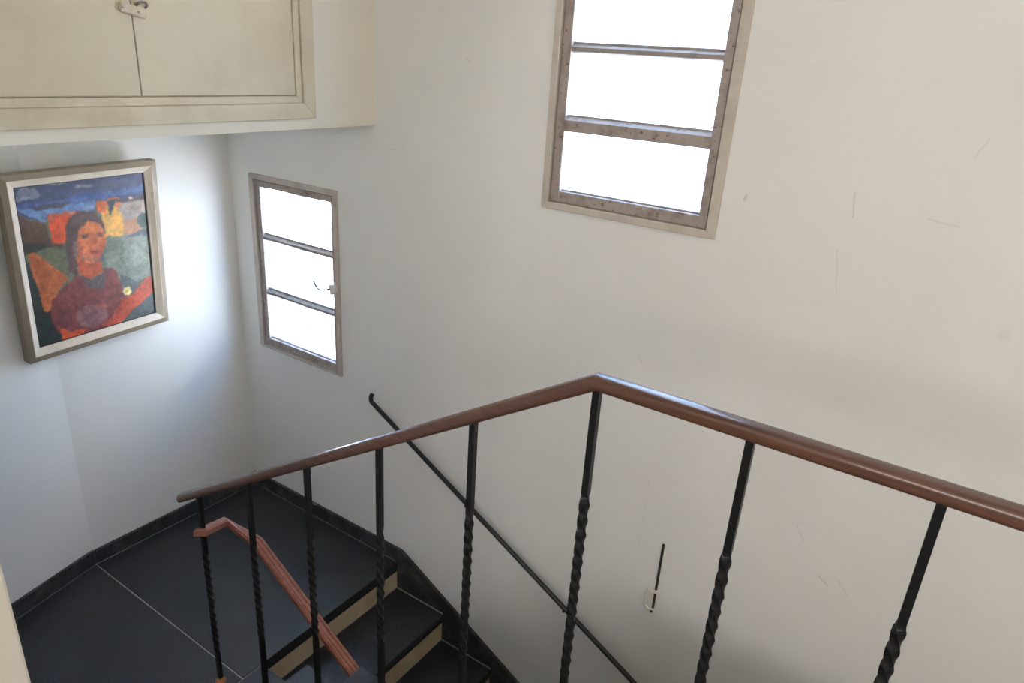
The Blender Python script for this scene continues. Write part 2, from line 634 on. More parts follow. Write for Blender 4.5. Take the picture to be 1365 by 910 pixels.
for i in range(1, 9):
    xn = EX + GO * i
    x0 = EX + GO * (i - 1) - 0.03
    z = -RISE * i
    t = new_obj('tread', prism([(x0, z), (xn, z), (xn + .006, z - .02), (xn, z - .048), (x0, z - .048)], 'y', YW + .006, -T - .004, 0.003), M['stone'])
    under(t, low)
    r = new_obj('riser', box(x0 + .010, x0 + .022, YW + .006, -T + .003, z - .001, z + RISE - .046), M['riser'])
    under(r, low)
    mj = new_obj('mortar_joint', box(x0 + .02, xn - .004, -T - .0042, -T + .002, z - .02, z + .0025), M['mortar'])
    under(mj, low)
    # pale foot line of each riser
    mk = new_obj('mortar_joint', box(x0 + .021, x0 + .026, YW + .006, -T - .002, z - .01, z + .0025), M['mortar'])
    under(mk, low)
n = 9
poly = [(EX - .03, -.05)]
for i in range(1, n):
    x0 = EX + GO * (i - 1) - 0.012
    poly += [(x0, -RISE * (i - 1) - .05), (x0, -RISE * i - .047)]
xe = EX + GO * 8 - .03
poly += [(xe, -RISE * 8 - .047), (xe, -RISE * 8 - .25), (EX - .03, -.35)]
under(new_obj('stair_body', prism(poly, 'y', YW + .007, -.001), M['cream_wall']), low)
o = new_obj('floor_lower', box(-.25, XB + .25, YH - .25, 0.22, ZB - .12, -RISE * 9), M['stone'])
struct(o, 'dark stone floor at the foot of the lower flight', 'floor')

# ------------------------------------------------------------------ upper flight
UR, UG, UN = 0.180, 0.295, 1.402
YU = -0.932        # the upper steps and the hall floor stand back from the well
up = thing('staircase', 'grey stone steps climbing from the landing to the upper hall under the long railing', 'stairs', (SX, -1.36, 0))
for k in range(1, 5):
    xn = UN + UG * (k - 1)
    z = UR * k
    t = new_obj('tread', prism([(xn, z), (xn + UG + .03, z), (xn + UG + .03, z - .04), (xn, z - .04), (xn - .005, z - .02)], 'y', YL + .002, YW if k < 3 else YU, 0.004), M['stone'])
    under(t, up)
    r = new_obj('riser', box(xn + .018, xn + .030, YL + .002, (YW if k < 3 else YU) - .003, z - UR, z - .038), M['riser'])
    under(r, up)
xn = UN + UG * 4
under(new_obj('riser', box(xn + .018, xn + .030, YL + .002, YU - .003, UR * 4, UR * 5 - .04), M['riser']), up)
poly = []
for k in range(1, 6):
    xx = UN + UG * (k - 1) + .028
    poly += [(xx, UR * (k - 1) - .002), (xx, UR * k - .04)]
poly += [(UN + UG * 4 + .1, UR * 5 - .04), (UN + UG * 4 + .1, UR * 5 - .28), (SX + .03, -.20)]
under(new_obj('stair_body', prism(poly, 'y', YL + .003, YU - .002), M['cream_wall']), up)
UF = UR * 5
bm = prism([(UN + UG * 4, YU), (UN + UG * 4, YL), (XE, YL), (XE, YH), (XB, YH), (XB, YU)], 'z', UF - .16, UF, 0.003)
o = new_obj('floor_upper', bm, M['stone'])
struct(o, 'dark stone floor of the upper hall', 'floor')

# ------------------------------------------------------------------ windows


def window(name, label, hole, trim_w, sash_rect, stile, bars, mats, hopper=False, bottom_trim=True):
    """hole, sash_rect = (x0, x1, z0, z1); bars = list of (z, height)"""
    x0, x1, z0, z1 = sash_rect
    wroot = thing(name, label, 'window', ((x0 + x1) / 2, 0, z0))
    wroot['kind'] = 'structure'
    L = Vector(wroot.location)

    def part(pname, bm, m, parent=wroot):
        for v in bm.verts:
            v.co -= L
        ob = new_obj(pname, bm, m, parent)
        return ob
    tl, tr, tb, tt = trim_w
    # mitred trim strips, proud of the plaster
    ox0, ox1, oz0, oz1 = x0 - tl, x1 + tr, z0 - tb, z1 + tt
    d0, d1 = -0.014, 0.02
    quads = [[(ox0, oz0), (ox0, oz1), (x0, z1), (x0, z0)], [(ox1, oz0), (x1, z0), (x1, z1), (ox1, oz1)],
             [(ox0, oz1), (ox1, oz1), (x1, z1), (x0, z1)], [(ox0, oz0), (x0, z0), (x1, z0), (ox1, oz0)]]
    for q in quads:
        part('trim_strip', prism(q, 'y', d0, d1, 0.002), mats['trim'])
    # dark joint between trim and sash
    g = 0.005
    for q in ((x0, x0 + g, z0, z1), (x1 - g, x1, z0, z1), (x0, x1, z1 - g, z1), (x0, x1, z0, z0 + g * .6)):
        part('sash_joint', box(q[0], q[1], 0.006, 0.02, q[2], q[3]), mats['sash'])
    # outer fixed frame in the reveal
    for q in ((hole[0], x0 + .012, hole[2], hole[3]), (x1 - .012, hole[1], hole[2], hole[3]),
              (x0 + .012, x1 - .012, hole[2], z0 + .012), (x0 + .012, x1 - .012, z1 - .012, hole[3])):
        part('frame', box(q[0], q[1], 0.021, 0.06, q[2], q[3]), mats['trim'])
    a0, a1, b0, b1 = x0 + g, x1 - g, z0 + g * .6, z1 - g
    sl, sr, sb, st = stile
    ys, ye = -0.004, 0.030
    part('stile', box(a0, a0 + sl, ys, ye, b0, b1, 0.003), mats['sash'])
    part('stile', box(a1 - sr, a1, ys, ye, b0, b1, 0.003), mats['sash'])
    part('sash_rail', box(a0 + sl - .002, a1 - sr + .002, ys + .001, ye, b0, b0 + sb, 0.003), mats['sash'])
    part('sash_rail', box(a0 + sl - .002, a1 - sr + .002, ys + .001, ye, b1 - st, b1, 0.003), mats['sash'])
    edges = [b0 + sb]
    for (zc, h, heavy) in bars:
        part('glazing_bar', prism([(ys + .004, zc - h * .30), (ys + .002, zc + h * .15), (.014, zc + h * .5), (ye, zc + h * .5), (ye, zc - h * .5), (.012, zc - h * .5)] if not heavy else
                                  [(ys, zc - h * .5), (ys, zc + h * .25), (.012, zc + h * .5), (ye, zc + h * .5), (ye, zc - h * .5)],
                                  'x', a0 + sl - .002, a1 - sr + .002, 0.0015), mats['sash'] if heavy else mats['bar'])
        edges += [zc - h * .5, zc + h * .5]
    edges.append(b1 - st)
    for k in range(0, len(edges), 2):
        part('pane', box(a0 + sl - .004, a1 - sr + .004, 0.0215, 0.0245, edges[k] - .004, edges[k + 1] + .004), M['glass'])
        # putty bead at the foot of every pane
        part('glazing_bead', box(a0 + sl, a1 - sr, 0.012, 0.021, edges[k], edges[k] + .006), mats['bar'])
    return wroot, part


w1, part1 = window('window_1', 'small weathered three-pane window beside the painting wall, wire catch on its frame', SW, (0.030, 0.020, 0.010, 0.024),
                   (0.1853, 0.7290, 0.9045, 1.7523), (0.032, 0.019, 0.040, 0.030),
                   [(1.4735, 0.030, False), (1.194, 0.032, False)], dict(trim=M['trim_taupe'], sash=M['sash'], bar=M['mullion']))
# catch: a cream block with a bent dark wire
cb = part1('catch_block', box(0.700, 0.742, -0.030, -0.004, 1.318, 1.348, 0.004), M['plastic'])
part1('catch_block', box(0.706, 0.722, -0.028, -0.004, 1.300, 1.322, 0.003), M['plastic'])
pts = []
for i in range(13):
    s = i / 12
    pts.append((0.712 - .105 * s, -0.034 - .012 * math.sin(math.pi * s), 1.330 - .018 * math.sin(math.pi * s * .85) + .026 * s * s))
part1('catch_wire', tube(pts, 0.0042, 8), M['iron_plain'])

w2, part2 = window('window_2', 'large weathered window high on the wall above the railing bend', BW, (0.024, 0.030, 0.024, 0.026),
                   (1.8141, 2.3904, 1.9002, 2.735), (0.034, 0.028, 0.037, 0.036),
                   [(2.1640, 0.048, True), (2.398, 0.030, False)],
                   dict(trim=M['trim'], sash=M['sash'], bar=M['mullion']))

# unseen windows and a door, added as places for light to enter


def added_opening(name, label, axis, u0, u1, z0, z1, t0, t1):
    r = thing(name, label, name.split('_')[0], ((u0 + u1) / 2, (t0 + t1) / 2, z0) if axis == 'y' else ((t0 + t1) / 2, (u0 + u1) / 2, z0))
    r['kind'] = 'structure'
    L = Vector(r.location)

    def put(pname, ua, ub, ta, tb, za, zb, m):
        bm = box(ua, ub, ta, tb, za, zb) if axis == 'y' else box(ta, tb, ua, ub, za, zb)
        for v in bm.verts:
            v.co -= L
        new_obj(pname, bm, m, r)
    f = 0.05
    put('frame', u0, u0 + f, t0, t1, z0, z1, M['trim'])
    put('frame', u1 - f, u1, t0, t1, z0, z1, M['trim'])
    put('frame', u0 + f, u1 - f, t0, t1, z0, z0 + f, M['trim'])
    put('frame', u0 + f, u1 - f, t0, t1, z1 - f, z1, M['trim'])
    um = (u0 + u1) / 2
    put('glazing_bar', um - .025, um + .025, t0, t1, z0 + f, z1 - f, M['trim'])
    tm = (t0 + t1) / 2
    put('pane', u0 + f, um - .025, tm - .002, tm + .002, z0 + f, z1 - f, M['glass'])
    sgn = 1 if t0 > 0 else -1
    tb_ = sorted((tm + sgn * .04, tm + sgn * .046))
    put('sky_blocker', u0, u1, tb_[0], tb_[1], z0, z1, M['facade'])  # opaque sheet added behind the panes to block sky light
    put('pane', um + .025, u1 - f, tm - .002, tm + .002, z0 + f, z1 - f, M['glass'])


added_opening('window_added_3', 'added unseen wide two-pane window at the end of the hall', 'x', -3.45, -1.25, 2.30, 3.10, XB + .08, XB + .14)
added_opening('window_added_4', 'added unseen two-pane window in the hall facing the stairs', 'y', 2.80, 5.00, 2.30, 3.10, YH - .15, YH - .09)

added_opening('window_added_5', 'added unseen two-pane window high in the wall of the upper flight', 'y', 1.36, 2.03, 2.10, 3.10, YL - .10, YL - .04)
added_opening('window_added_6', 'added unseen two-pane window of the lower floor', 'y', 1.30, 2.00, -1.05, -0.30, YL - .10, YL - .04)
added_opening('door_added_1', 'added unseen glazed door at the side of the landing', 'y', 0.42, 1.14, 0.0, 1.95, YL - .10, YL - .04)

# ------------------------------------------------------------------ cupboard
cup = thing('wall_cupboard', 'cream two-door cupboard with moulded frame in the overhanging wall', 'cupboard', (CX, -0.9605, 2.1108))
CL = Vector(cup.location)


def cpart(name, bm, m, parent=cup):
    for v in bm.verts:
        v.co -= CL
    return new_obj(name, bm, m, parent)


yR, yLf, zb_, zt_ = -0.3222, -1.5988, 2.1108, 3.13        # outside of the frame
iR, iL, iB, iT = -0.4017, -1.5193, 2.1882, 3.05           # door opening


def moulding(outer, inner, depth_outer, depth_inner, name):
    """four mitred strips between two rectangles (y0,y1,z0,z1), stepped in x"""
    (a0, a1, c0, c1), (b0, b1, d0, d1) = outer, inner
    qs = [[(a0, c0), (b0, d0), (b0, d1), (a0, c1)], [(a1, c0), (a1, c1), (b1, d1), (b1, d0)],
          [(a0, c0), (a1, c0), (b1, d0), (b0, d0)], [(a0, c1), (b0, d1), (b1, d1), (a1, c1)]]
    out = []
    for q in qs:
        out.append(cpart(name, prism(q, 'x', CX - .004, CX + depth_outer, 0.0022), M['moulding']))
    return out


mid = (-1.5450, -0.3760, 2.1640, 3.0760)
moulding((yLf, yR, zb_, zt_), mid, 0.022, 0, 'frame_moulding')
moulding(mid, (iL, iR, iB, iT), 0.014, 0, 'inner_frame')
cpart('recess_panel', box(CX - .003, CX + .001, iL, iR, iB, iT), M['moulding'])
gm = 0.0016
cpart('door', box(CX - .002, CX + .013, -0.9605 + gm, iR - .0035, iB + .003, iT - .003, 0.0015), M['door'])
cpart('door', box(CX - .002, CX + .013, iL + .003, -0.9605 - gm, iB + .003, iT - .003, 0.0015), M['door'])
# turn-button latch: cream wooden bar pivoted by a screw, with a staple plate
bar = bmesh.new()
add_box(bar, CX + .013, CX + .024, -0.041, 0.034, -0.014, 0.013)
bmesh.ops.bevel(bar, geom=list(bar.edges), offset=0.003, segments=2, affect='EDGES')
bmesh.ops.rotate(bar, cent=(0, 0, 0), matrix=Matrix.Rotation(math.radians(-13), 3, 'X'), verts=bar.verts)
bmesh.ops.translate(bar, vec=(0, -0.956, 2.4165), verts=bar.verts)
lt = cpart('latch', bar, M['latch'])
for dy, dz in ((-.034, .006), (.010, -.003)):
    bm = tube([(CX + .023, -0.956 + dy, 2.4165 + dz), (CX + .0262, -0.956 + dy, 2.4165 + dz)], 0.0035, 10)
    cpart('screw', bm, M['steel'], lt)
st = tube([(CX + .013, -0.948, 2.428), (CX + .030, -0.948, 2.437), (CX + .032, -0.938, 2.441), (CX + .032, -0.928, 2.440), (CX + .029, -0.922, 2.433), (CX + .013, -0.921, 2.425)], 0.0036, 8)
cpart('staple', st, M['steel'], lt)
bm = box(CX + .012, CX + .017, -0.952, -0.916, 2.405, 2.439, 0.002)
cpart('staple_plate', bm, M['latch'], lt)

# ------------------------------------------------------------------ long railing
W = -0.9777
BX = [1.0655, 1.3575, 1.6480, 1.9400, 2.2410, 2.5430, 2.8520, 3.1540]
BT = [0.8622, 1.0373, 1.2052, 1.3895, 1.5718, 1.7559, 1.7559, 1.7559]
BB = [0.0, 0.0, UR, 2 * UR, 3 * UR, 4 * UR, UF, UF]
TW = [0.47, 0.40, 0.40, 0.43, 0.48, 0.52, 0.50, 0.50]
rail = thing('stair_railing', 'long railing with dark wooden handrail over twisted black iron balusters', 'railing', (BX[0], W, 0))
RL = Vector(rail.location)


def rpart(name, bm, m, parent=rail, smooth=False):
    for v in bm.verts:
        v.co -= RL
    return new_obj(name, bm, m, parent, smooth=smooth)


def oval_profile(wd, h, base=0.0, e=2.7, n=20):
    """superellipse section, its underside at 'base'"""
    out = []
    for k in range(n):
        a = 2 * math.pi * (k + .5) / n
        c, s = math.cos(a), math.sin(a)
        out.append((math.copysign(abs(c) ** (2 / e), c) * wd / 2, base + h / 2 + math.copysign(abs(s) ** (2 / e), s) * h / 2))
    return out


def auto_smooth(o, ang=35):
    me = o.data
    for p in me.polygons:
        p.use_smooth = True
    me.set_sharp_from_angle(angle=math.radians(ang))


slope = (BT[5] - BT[0]) / (BX[5] - BX[0])
x_start = 0.945
pts = [(x_start, W, BT[0] - slope * (BX[0] - x_start)), (2.545, W, 1.7575), (3.62, W, 1.7575)]
hr = rpart('handrail', sweep(pts, oval_profile(0.040, 0.032, -0.001, 3.4, 24), round_start=0.035, round_end=0.02), M['rail'])
auto_smooth(hr, 40)


def baluster(x, zb, zt, tw, parent_part):
    """square bar, twisted between 0.243 m below the rail and tw further down"""
    s = 0.0152 / 2
    za, ze = zt - 0.243, zt - 0.243 - tw
    zs, ang = [zb], [0.0]
    if ze - zb > 0.02:
        zs.append(ze)
        ang.append(0.0)
    steps = int(tw / 0.0042)
    turns = tw / 0.150
    for i in range(1, steps + 1):
        u = i / steps
        uu = u * u * (3 - 2 * u) * .15 + u * .85
        zs.append(max(zb, ze) + (za - max(zb, ze)) * u)
        ang.append(-2 * math.pi * round(turns * 4) / 4 * uu)
    zs.append(zt + .008)
    ang.append(ang[-1])
    bm = bmesh.new()
    rings = []
    for z, a in zip(zs, ang):
        inside = ze + .01 < z < za - .01
        k = 1.10 if inside else 1.0
        rings.append([bm.verts.new((x + k * (cx * math.cos(a) - cy * math.sin(a)), W + k * (cx * math.sin(a) + cy * math.cos(a)), z))
                      for cx, cy in ((-s, -s), (s, -s), (s, s), (-s, s))])
    for i in range(len(rings) - 1):
        for k in range(4):
            bm.faces.new((rings[i][k], rings[i][(k + 1) % 4], rings[i + 1][(k + 1) % 4], rings[i + 1][k]))
    bm.faces.new(rings[0][::-1])
    bm.faces.new(rings[-1])
    ob = rpart('baluster', bm, M['iron'])
    # turned collar at the foot
    cb_ = bmesh.new()
    add_tube(cb_, [(x, W, zb - .001), (x, W, zb + .006), (x, W, zb + .012), (x, W, zb + .020)], [0.019, 0.020, 0.016, 0.011], 14)
    c = rpart('collar', cb_, M['copper'], ob)
    auto_smooth(c, 40)
    return ob


for i in range(8):
    baluster(BX[i], BB[i], BT[i], TW[i], rail)
baluster(3.456, UF, BT[7], 0.50, rail)

# ------------------------------------------------------------------ lower wooden rail
lr = thing('stair_railing', 'short reddish wooden handrail sloping down behind the twisted balusters', 'railing', (1.06, -.99, 0.70))
LRL = Vector(lr.location)
yb = -0.800
p0 = Vector((1.085, -1.022, 0.735))
p1 = Vector((0.925, yb, 0.595))
p2 = Vector((1.120, yb, 0.592))
p0 = p0 + (p1 - p0) * 0.17 + Vector((0.024, -0.014, 0.019))
p3 = p2 + Vector((0.507, 0, -0.324)) * 3.0
bm = sweep([p0, p1, p2, p3], [(-.021, -.013), (.021, -.013), (.023, -.009), (.023, .006), (.017, .012), (.0095, .013), (.008, .0095), (.0065, .0125), (-.0065, .0125), (-.008, .0095), (-.0095, .013), (-.017, .012), (-.023, .006), (-.023, -.009)])
for v in bm.verts:
    v.co -= LRL
new_obj('handrail', bm, M['rail_red'], lr)
for k in range(5, 9):
    xx = EX + GO * (k - .5)
    zt = p2.z - (xx - p2.x) * (0.324 / 0.507)
    bm = box(xx - .007, xx + .007, yb - .007, yb + .007, -RISE * k, zt, 0.001)
    for v in bm.verts:
        v.co -= LRL
    new_obj('baluster', bm, M['iron_plain'], lr)

# ------------------------------------------------------------------ black wall rail
yr = -0.060
wr = thing('wall_handrail', 'thin black metal handrail fixed to the wall below the small window', 'handrail', (0.9945, 0, 0.8637))
WL = Vector(wr.location)
d = Vector((1.4206, 0, -0.7692)).normalized()
pA = Vector((0.9945, yr, 0.8637))
pts = [pA + Vector((-.004, .012, .034)), pA + Vector((-.007, .006, .022)), pA + Vector((-.006, .003, .010)), pA + Vector((0, 0, 0)), pA + d * .02]
pts += [pA + d * t for t in (.5, 1.0, 1.5, 2.0, 2.6)]
bm = tube(pts, 0.0105, 12)
for v in bm.verts:
    v.co -= WL
o = new_obj('rail', bm, M['iron_plain'], wr)
auto_smooth(o, 40)
for t in (0.630, 1.225, 2.5):
    q = pA + d * t
    bm = tube([(q.x, yr, q.z - .004), (q.x, yr + .004, q.z - .026), (q.x, -.004, q.z - .032)], 0.005, 8)
    add_tube(bm, [(q.x, -.005, q.z - .032), (q.x, 0.001, q.z - .032)], 0.010, 12)
    for v in bm.verts:
        v.co -= WL
    new_obj('bracket', bm, M['iron_plain'], wr)

# ------------------------------------------------------------------ strap slot on the wall
sl = thing('strap_slot', 'narrow dark strip painted as a vertical slot with small cream cover on the wall below the railing', 'wall fitting', (2.42, 0, 0.42))
SLL = Vector(sl.location)


def spart(name, bm, m, parent=sl):
    for v in bm.verts:
        v.co -= SLL
    return new_obj(name, bm, m, parent)


spart('slot', box(2.4185, 2.4265, -0.0075, 0.004, 0.436, 0.731), M['dark_paint'])  # raised strip, its dark colour stands in for a slot's inner shade
# half-round cover plate with a raised rim
outer, inner = [], []
for k in range(13):
    a = math.pi / 2 + math.pi * k / 12
    c, s = math.cos(a), math.sin(a)
    e = 3.2
    px, pz = math.copysign(abs(c) ** (2 / e), c), math.copysign(abs(s) ** (2 / e), s)
    outer.append((2.4185 + .036 * px, 0.468 + .046 * pz))
    inner.append((2.4185 + .029 * px, 0.468 + .039 * pz))
spart('cover', prism(outer, 'y', -0.006, 0.001), M['plastic'])
bm = bmesh.new()
for ring_a, ring_b in ((outer, inner),):
    for i in range(len(outer) - 1):
        ps = [outer[i], outer[i + 1], inner[i + 1], inner[i]]
        v0 = [bm.verts.new((p[0], -0.013, p[1])) for p in ps]
        v1 = [bm.verts.new((p[0], -0.005, p[1])) for p in ps]
        bm.faces.new(v0)
        for j in range(4):
            bm.faces.new((v0[j], v0[(j + 1) % 4], v1[(j + 1) % 4], v1[j]))
bmesh.ops.remove_doubles(bm, verts=bm.verts, dist=1e-5)
spart('rim', bm, M['plastic'])
spart('lug', box(2.410, 2.430, -0.012, 0.001, 0.508, 0.522, 0.002), M['plastic'])
spart('lug', box(2.412, 2.430, -0.012, 0.001, 0.418, 0.432, 0.002), M['plastic'])
spart('screw', tube([(2.421, -0.011, 0.424), (2.421, -0.0155, 0.424)], 0.005, 10), M['dark_paint'])

# ------------------------------------------------------------------ framed painting
PW, PH = 0.626, 0.750
yaw, lean, roll = math.radians(5.0), math.radians(4.1), math.radians(0.45)
R_ = Matrix.Rotation(yaw, 3, 'Z')
r_ax, u_ax, n_ax = Vector((0, 1, 0)), Vector((0, 0, 1)), Vector((1, 0, 0))
r_ax, u_ax = r_ax * math.cos(roll) + u_ax * math.sin(roll), -r_ax * math.sin(roll) + u_ax * math.cos(roll)
u_ax, n_ax = u_ax * math.cos(lean) + n_ax * math.sin(lean), -u_ax * math.sin(lean) + n_ax * math.cos(lean)
r_ax, u_ax, n_ax = R_ @ r_ax, R_ @ u_ax, R_ @ n_ax
pc = Vector((0.100, -0.7366, 1.482))
pic = thing('framed_painting', 'oil portrait of a woman holding a flower, in a pale wooden frame', 'painting')
pic.matrix_world = Matrix(((r_ax.x, u_ax.x, n_ax.x, pc.x), (r_ax.y, u_ax.y, n_ax.y, pc.y), (r_ax.z, u_ax.z, n_ax.z, pc.z), (0, 0, 0, 1)))
# local: x right, y up, z out of the wall; front crest at z=0
FWD = 0.050
# profile points (distance from the outer edge inward, depth)
prof = [(0.0, -0.046), (0.0, -0.004), (0.022, -0.0005), (0.024, 0.0), (0.042, -0.012), (FWD, -0.016), (FWD, -0.030)]
corners = [(-1, -1), (1, -1), (1, 1), (-1, 1)]
for side in range(4):
    bm = bmesh.new()
    a, b = corners[side], corners[(side + 1) % 4]
    ra, rb = [], []
    for (d_, z_) in prof:
        ra.append(bm.verts.new((a[0] * (PW / 2 - d_), a[1] * (PH / 2 - d_), z_)))
        rb.append(bm.verts.new((b[0] * (PW / 2 - d_), b[1] * (PH / 2 - d_), z_)))
    m = len(prof)
    for k in range(m):
        f = bm.faces.new((ra[k], rb[k], rb[(k + 1) % m], ra[(k + 1) % m]))
        f.material_index = 1 if k in (0, 1) else 0
    bm.faces.new(ra[::-1])
    bm.faces.new(rb)
    new_obj('frame_side', bm, [M['frame'], M['frame_side'], M['frame_dark']], pic)
iw, ih = PW / 2 - FWD, PH / 2 - FWD
# thin dark fillet round the canvas
for q in ((-iw - .002, -iw + .005, -ih, ih), (iw - .005, iw + .002, -ih, ih), (-iw, iw, ih - .004, ih + .002), (-iw, iw, -ih - .002, -ih + .003)):
    new_obj('fillet', box(q[0], q[1], q[2], q[3], -0.030, -0.019), M['frame_dark'], pic)

# the picture itself: colours laid out in canvas coordinates (u right, v down)
NU, NV = 190, 230
H = np.array([[0.0017195, -0.00027799, -0.03472234], [0.00016807, 0.00148204, -0.26297796], [-0.00026699, -7.223e-05, 1.0]])


def uvp(pts_):
    p = np.array([[x, y, 1.0] for x, y in pts_]) @ H.T
    return p[:, :2] / p[:, 2:]


rng = np.random.default_rng(3)


def vnoise(shape, cells, seed):
    r = np.random.default_rng(seed)
    g = r.random((cells + 2, cells + 2))
    ys = np.linspace(0, cells, shape[0])
    xs_ = np.linspace(0, cells, shape[1])
    yi, xi = ys.astype(int), xs_.astype(int)
    fy, fx = (ys - yi)[:, None], (xs_ - xi)[None]
    fy, fx = fy * fy * (3 - 2 * fy), fx * fx * (3 - 2 * fx)
    return (g[yi][:, xi] * (1 - fy) * (1 - fx) + g[yi + 1][:, xi] * fy * (1 - fx) + g[yi][:, xi + 1] * (1 - fy) * fx + g[yi + 1][:, xi + 1] * fy * fx) - .5


U, Vv = np.meshgrid(np.linspace(0, 1, NU), np.linspace(0, 1, NV))
UW = U + .011 * vnoise((NV, NU), 26, 1) + .012 * vnoise((NV, NU), 60, 2)
VW = Vv + .011 * vnoise((NV, NU), 26, 4) + .012 * vnoise((NV, NU), 60, 5)
img = np.empty((NV, NU, 3))
img[:] = (105, 112, 98)


def poly_mask(pts_):
    p = uvp(pts_)
    msk = np.zeros(U.shape, bool)
    n_ = len(p)
    for i in range(n_):
        (x1, y1), (x2, y2) = p[i], p[(i + 1) % n_]
        c = (y1 > VW) != (y2 > VW)
        with np.errstate(divide='ignore', invalid='ignore'):
            xi_ = (x2 - x1) * (VW - y1) / (y2 - y1 + 1e-12) + x1
        msk ^= c & (UW < xi_)
    return msk


def P_(pts_, c, a=1.0):
    m_ = poly_mask(pts_)
    img[m_] = img[m_] * (1 - a) + np.array(c) * a


def E_(cx_, cy_, rx, ry, c, a=1.0, rot=0.0):
    q = [(cx_ + rx * math.cos(t) * math.cos(rot) - ry * math.sin(t) * math.sin(rot), cy_ + rx * math.cos(t) * math.sin(rot) + ry * math.sin(t) * math.cos(rot)) for t in np.linspace(0, 2 * math.pi, 20, endpoint=False)]
    P_(q, c, a)


P_([(40, 160), (540, 105), (550, 225), (440, 215), (360, 225), (350, 265), (290, 262), (180, 275), (170, 305), (110, 290), (55, 265)], (72, 80, 112))
P_([(58, 235), (200, 225), (360, 195), (540, 165), (545, 185), (360, 225), (250, 238), (150, 252), (62, 262)], (82, 100, 150))
P_([(62, 258), (110, 280), (170, 305), (178, 275), (290, 262), (350, 262), (360, 225), (250, 238), (150, 252)], (112, 140, 185))
E_(190, 243, 75, 11, (78, 76, 88), .9, -.12)
E_(110, 196, 42, 22, (142, 142, 158), .85, .05)
E_(85, 218, 30, 8, (165, 168, 185), .8, -.1)
E_(215, 159, 32, 6, (190, 178, 170), .9, -.1)
E_(310, 171, 34, 7, (160, 148, 152), .9, -.12)
E_(330, 205, 60, 8, (56, 82, 148), .8, -.13)
E_(445, 165, 70, 16, (84, 84, 112), .7, -.1)
E_(330, 250, 26, 8, (150, 165, 195), .8, -.2)
P_([(66, 278), (110, 295), (175, 310), (190, 380), (240, 385), (240, 420), (85, 420)], (98, 74, 62))
P_([(78, 375), (180, 382), (150, 420), (95, 432)], (62, 66, 54))
P_([(95, 430), (180, 392), (245, 400), (255, 490), (262, 525), (110, 440)], (104, 106, 80))
P_([(178, 275), (292, 260), (264, 300), (248, 378), (197, 386)], (226, 88, 48))
P_([(178, 275), (292, 260), (287, 272), (215, 284), (186, 305)], (196, 96, 72))
E_(268, 268, 12, 4, (225, 170, 150), .8)
P_([(366, 250), (398, 235), (413, 280), (430, 236), (462, 240), (456, 300), (466, 362), (396, 357), (384, 300)], (226, 168, 84))
P_([(400, 300), (420, 290), (425, 352), (400, 350)], (232, 182, 100), .7)
P_([(355, 228), (440, 212), (450, 222), (400, 230), (392, 268), (365, 268)], (222, 112, 62))
P_([(398, 226), (431, 221), (412, 282)], (64, 64, 70))
P_([(440, 235), (542, 222), (548, 282), (458, 302)], (168, 150, 138))
P_([(455, 302), (525, 284), (535, 332), (466, 358)], (180, 132, 100))
P_([(428, 222), (548, 205), (550, 217), (438, 232)], (86, 62, 66))
E_(487, 217, 7, 6, (235, 190, 165), 1)
E_(440, 240, 10, 10, (215, 120, 80), .8)
E_(534, 298, 20, 28, (78, 92, 88), 1)
P_([(395, 362), (555, 342), (585, 520), (470, 545), (395, 470)], (122, 128, 116))
P_([(490, 348), (552, 328), (556, 352), (470, 362)], (88, 92, 94))
E_(500, 430, 40, 40, (146, 150, 142), .6)
E_(440, 400, 25, 30, (98, 104, 90), .6)
P_([(103, 422), (130, 410), (258, 512), (215, 560), (190, 632), (158, 634), (140, 540)], (192, 106, 62))
P_([(118, 440), (135, 430), (200, 500), (170, 560), (150, 540)], (172, 92, 58), .8)
P_([(96, 440), (118, 470), (148, 560), (165, 635), (198, 630), (200, 680), (245, 745), (140, 780)], (54, 62, 60))
P_([(455, 500), (520, 530), (580, 500), (592, 655), (470, 690), (440, 600)], (88, 95, 96))
P_([(245, 335), (258, 285), (300, 262), (352, 265), (384, 295), (394, 345), (372, 315), (330, 300), (300, 322), (285, 370), (276, 410), (290, 460), (288, 505), (262, 490), (250, 420)], (98, 74, 70))
E_(300, 295, 30, 16, (112, 90, 86), .7, -.2)
P_([(270, 380), (286, 372), (290, 420), (276, 430)], (150, 112, 112), .8)
P_([(284, 425), (372, 425), (388, 488), (340, 516), (298, 502)], (196, 92, 60))
P_([(300, 326), (335, 298), (374, 312), (394, 345), (395, 390), (380, 430), (345, 458), (310, 450), (288, 410), (284, 370)], (216, 118, 72))
P_([(284, 360), (303, 390), (318, 452), (292, 440)], (180, 96, 74), .8)
P_([(376, 380), (394, 370), (392, 400), (378, 430), (360, 440)], (190, 92, 66), .7)
E_(335, 325, 26, 14, (224, 130, 72), .8)
E_(318, 352, 18, 4, (120, 66, 58), .9, -.15)
E_(320, 361, 12, 6, (92, 62, 62), .9)
E_(374, 345, 14, 4, (120, 66, 58), .9, -.15)
E_(376, 354, 10, 6, (96, 64, 62), .9)
P_([(346, 355), (352, 355), (362, 388), (350, 392), (340, 388)], (196, 100, 66), .9)
E_(354, 412, 16, 6, (172, 66, 56), .9, -.15)
for k in range(7):
    E_(305 + 12 * k, 440 - abs(k - 3) * 1.5 + (k % 2) * 5, 4, 8, (150, 118, 126), .8)
P_([(302, 500), (345, 518), (388, 490), (408, 512), (385, 565), (325, 556)], (98, 84, 86))
P_([(290, 500), (235, 545), (200, 590), (188, 650), (212, 700), (240, 745), (440, 695), (472, 600), (458, 540), (430, 480), (388, 472), (398, 520), (380, 552), (330, 548), (305, 515)], (128, 70, 70))
E_(260, 590, 45, 40, (146, 78, 76), .6)
E_(345, 655, 62, 42, (150, 116, 120), .6)
